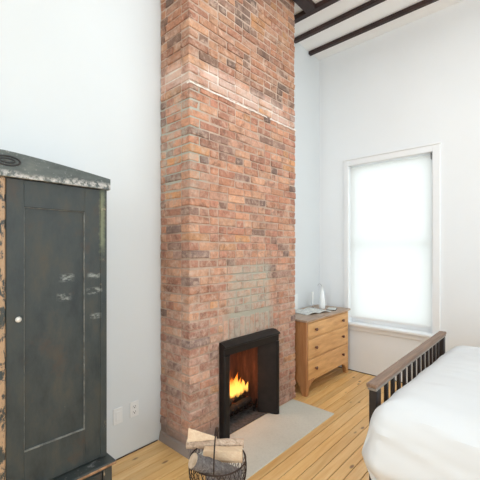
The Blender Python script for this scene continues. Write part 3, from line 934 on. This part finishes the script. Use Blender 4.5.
# ------------------------------------------------------------------ bed
FBX = -.645; BY0, BY1 = 1.668, 3.105; BX1 = 1.40
bd = thing('bed', ((FBX + BX1) / 2, (BY0 + BY1) / 2, 0), 'bed with slatted dark footboard and weathered wooden top rail', 'bed')
for y0 in (BY0 + .005, BY1 - .060):
    c = MB(); c.cbox((FBX - .024, y0, 0), (FBX + .016, y0 + .055, .8285), .003); c.build('post', M_bedpost, bd)
c = MB(); c.cbox((FBX - .030, BY0 - .014, .842), (FBX + .020, BY1 + .014, .864), .004); c.build('top_rail', M_railwood, bd)
c = MB(); c.cbox((FBX - .026, BY0 - .006, .828), (FBX + .018, BY1 + .006, .8425), .003); c.build('under_rail', M_railgrey, bd)
c = MB(); c.cbox((FBX - .018, BY0 + .075, .30), (FBX + .018, BY1 - .075, .36), .003); c.build('lower_rail', M_bedpost, bd)
for k in range(12):
    y = BY0 + .075 + (k + 1) * (BY1 - BY0 - .15) / 13
    c = MB(); c.cbox((FBX - .008, y - .014, .36), (FBX + .008, y + .014, .8285), .002); c.build('slat', M_bedpost, bd)
for y0, y1 in ((BY0 + .025, BY0 + .05), (BY1 - .05, BY1 - .025)):
    c = MB(); c.cbox((FBX + .03, y0, .22), (BX1, y1, .36), .003); c.build('side_rail', M_bedpost, bd)
c = MB(); c.cbox((BX1, BY0, 0), (BX1 + .05, BY1, 1.15), .01); c.build('headboard', M_bedpost, bd)
c = MB(); c.cbox((FBX + .075, BY0 + .052, .30), (BX1 - .005, BY1 - .052, .38), .01); c.build('box_base', M_mattress, bd)
c = MB(); c.cbox((FBX + .085, BY0 + .055, .381), (BX1 - .01, BY1 - .055, .66), .05)
tag(c.build('mattress', M_mattress), 'white mattress lying on the bed under the duvet', 'mattress')

# duvet
ax, by0, by1 = -.475, 1.70, 3.03
Lm = .50; R_ = .16
def prof_h(l):
    L0 = R_ * math.pi / 2
    if l < L0: return R_ * math.sin(l / R_), R_ * (1 - math.cos(l / R_))
    e = l - L0
    return R_ + (e * .22 if e < .12 else .026 - .35 * (e - .12)), R_ + e * .98
def duvet_pt(x, a, b, far=False):
    # a,b: depth past the foot / side fold (positive = over the edge)
    if a <= 0 and b <= 0: return 0, 0, 0
    if a <= 0: h, g = prof_h(b); return 0, h, g
    if b <= 0: h, g = prof_h(a); return h, 0, g
    m = max(a, b); th = math.pi / 4 * (b / a) if a >= b else math.pi / 2 - math.pi / 4 * (a / b)
    h, g = prof_h(m)
    return h * math.cos(th) ** .55, h * math.sin(th) ** .55, g
na, nb = 88, 96
xs_, ys_ = [], []
a_lo, a_hi = -Lm, BX1 - .02 - ax
tot_y = (by1 - by0) + 2 * Lm
dv = MB()
for i in range(na + 1):
    t = i / na
    A = a_lo + (a_hi - a_lo) * (t ** 1.15)
    for j in range(nb + 1):
        Bp = -Lm + tot_y * j / nb
        if Bp < 0: over = -Bp; ybase = by0; sg = -1
        elif Bp > by1 - by0: over = Bp - (by1 - by0); ybase = by1; sg = 1
        else: over = 0; ybase = by0 + Bp; sg = 0
        dx, dy, g = duvet_pt(0, max(0, -A), over)
        X = (ax + max(A, 0)) - dx
        Y = ybase + sg * dy
        # inward distance from edges gives the puffy crown
        din = min(max(A, 0), .5) ; dj = min(max(min(Bp, by1 - by0 - Bp), 0), .5)
        Z = .838 - .045 * max(0, min(1, Bp / (by1 - by0))) + .030 * (1 - math.exp(-din * 8)) * (1 - math.exp(-dj * 8)) - g
        p = Vector((X * 1.0, Y * 1.0, Z))
        # soft folds running from the far foot corner towards the near side
        q = Vector((A, Bp, 0))
        d = q.y * .97 + q.x * .25; e = q.x
        fold = noise.noise(Vector((e * 1.1 + 3, d * 6.5, 1.7))) * .011 + noise.noise(Vector((e * 1.6, d * 15 + 5, 4.2))) * .007
        cr = noise.noise(Vector((e * .9 + 7, d * 5.0 + 2, 3.3)))
        fold += .012 * (max(0.0, 1 - abs(cr) * 7) ** 1.5) * (0.4 + 0.6 * noise.noise(Vector((A * 1.7, Bp * 1.7, 2))) + .3)
        lump = noise.noise(Vector((A * 2.3, Bp * 2.3, 9.1))) * .012
        hang = min(1, g / .25)
        amp = fold + lump
        hemw = noise.noise(Vector((A * 3.2, 0.3, 2.2)))
        if g > .04 and over > 0: Y += sg * (amp * 1.3 - .035 * max(0, over - Lm + .10) / .10 + .014 * hang * (hemw + .6)); 
        if g > .04 and A < 0 and over > 0: X -= 0.010 * hang * (1 + noise.noise(Vector((Bp * 6, 0, 7))))
        Z += amp * (1 - hang * .8)
        X = max(X, FBX + .030) if (Y > 1.625 and Y < BY1 + .03) else X
        dv.v.append(Vector((X, Y, Z)))
W_ = nb + 1
for i in range(na):
    for j in range(nb): dv.face((i * W_ + j, (i + 1) * W_ + j, (i + 1) * W_ + j + 1, i * W_ + j + 1))
do = dv.build('duvet', M_duvet, None, True)
m = do.modifiers.new('solid', 'SOLIDIFY'); m.thickness = .022; m.offset = -1
m = do.modifiers.new('sub', 'SUBSURF'); m.levels = 1; m.render_levels = 1
tag(do, 'puffy white duvet spread over the bed, hanging down its near side', 'duvet')

# ------------------------------------------------------------------ log basket
BC = Vector((-1.490, 1.435, 0)); RD = Vector((.739, .674, 0)); FD = Vector((-.674, .739, 0))
bs = thing('log_basket', (BC.x, BC.y, 0.0), 'round rusty wire basket holding firewood by the hearth', 'basket')
def ring(r, z, n=40): return [(BC.x + r * math.cos(2 * math.pi * k / n), BC.y + r * math.sin(2 * math.pi * k / n), z) for k in range(n)]
def rad(t): return .105 + .068 * math.sin(t * math.pi / 2 * 1.25)
RZ = .262
c = MB(); c.tube(ring(rad(1), RZ), .0045, 8, closed=True); c.build('rim', M_wire, bs, True)
c = MB(); c.tube(ring(rad(0), .006), .005, 8, closed=True); c.build('base_ring', M_wire, bs, True)
c = MB()
for s_ in (1, -1):
    for k in range(34):
        pts = []
        for i in range(9):
            t = i / 8; a = 2 * math.pi * k / 34 + s_ * t * .62; r = rad(t)
            pts.append((BC.x + r * math.cos(a), BC.y + r * math.sin(a), .006 + (RZ - .006) * t))
        c.tube(pts, .0018, 5)
for k in range(7):
    u = -.09 + .03 * k; h = math.sqrt(max(0, .105 ** 2 - u * u))
    c.tube([(BC.x + u, BC.y - h, .006), (BC.x + u, BC.y + h, .006)], .002, 5)
c.build('wire_mesh', M_wire, bs, True)
c = MB(); pts = []
for k in range(21):
    t = math.pi * k / 20; u = -rad(1) * math.cos(t)
    p = BC + FD * u * 1.0 + Vector((0, 0, RZ + .150 * math.sin(t) ** .8)) + RD * -.012
    pts.append(p)
c.tube(pts, .0042, 8); c.build('handle', M_wire, bs, True)
c = MB(); c.tube([p for p in pts[9:18]], .0085, 10); c.build('handle_grip', M_wire, bs, True)

def Q(a, b, z): return BC + RD * a + FD * b + Vector((0, 0, z))
def log_round(a, b, r, seed, bark, lb):
    rn = random.Random(seed)
    t = thing('firewood_log', tuple((a + b) / 2), lb, 'log', 'firewood logs in the wire basket')
    n = 11; pts = [a.lerp(b, i / (n - 1)) + Vector([rn.uniform(-1, 1) * r * .05 for _ in range(3)]) for i in range(n)]
    rr = [r * rn.uniform(.94, 1.05) for _ in range(n)]
    m = MB(); m.tube(pts, rr, 18); m.build('bark', bark, t, True)
    for e, o in ((pts[0], (pts[0] - pts[1]).normalized()), (pts[-1], (pts[-1] - pts[-2]).normalized())):
        m = MB(); m.tube([e - o * .003, e + o * .0015], r * .93, 18); m.build('cut_end', M_end, t)
def log_split(a, b, sec, roll, lb, taper=1.0):
    t = thing('firewood_log', tuple((a + b) / 2), lb, 'log', 'firewood logs in the wire basket')
    d = (b - a).normalized(); s_ = d.cross(Vector((0, 0, 1))).normalized(); u = s_.cross(d)
    rn = random.Random(int(roll * 100) + 5)
    m = MB(); n = 7; k = len(sec); cr, sr = math.cos(roll), math.sin(roll)
    for i in range(n):
        f = i / (n - 1); sc = 1 + (taper - 1) * f
        for (p, q) in sec:
            p2, q2 = (p * cr - q * sr) * sc, (p * sr + q * cr) * sc
            m.v.append(a.lerp(b, f) + s_ * (p2 + rn.uniform(-.0015, .0015)) + u * (q2 + rn.uniform(-.0015, .0015)))
    for i in range(n - 1):
        for j in range(k): m.face((i * k + j, i * k + (j + 1) % k, (i + 1) * k + (j + 1) % k, (i + 1) * k + j))
    m.face(tuple(range(k))[::-1]); m.face(tuple(range((n - 1) * k, n * k)))
    m.build('split_wood', M_split, t, bevel=.002)
    return t
log_round(Q(-.129, -.150, .334), Q(.118, -.008, .158), .043, 1, M_bark, 'thick grey-barked round log with its pale cut end showing, at the front of the basket')
log_split(Q(-.088, .050, .255), Q(.148, .035, .262), [(-.034, -.036), (.018, -.042), (.022, -.024), (.034, -.022), (.034, .032), (-.028, .034)], .10, 'pale square-split log resting behind the grey-barked log')
log_round(Q(-.205, .118, .278), Q(.155, .112, .286), .027, 3, M_birch, 'long slim pale-barked log along the back of the basket')
log_split(Q(-.195, .105, .330), Q(-.015, .098, .322), [(-.024, -.020), (.026, -.020), (-.002, .058)], .0, 'wedge-shaped split log on top at the left of the basket', .22)
log_round(Q(-.070, .045, .120), Q(.075, .04, .120), .032, 6, M_bark, 'dark barked log at the bottom, glimpsed through the wire mesh of the basket')
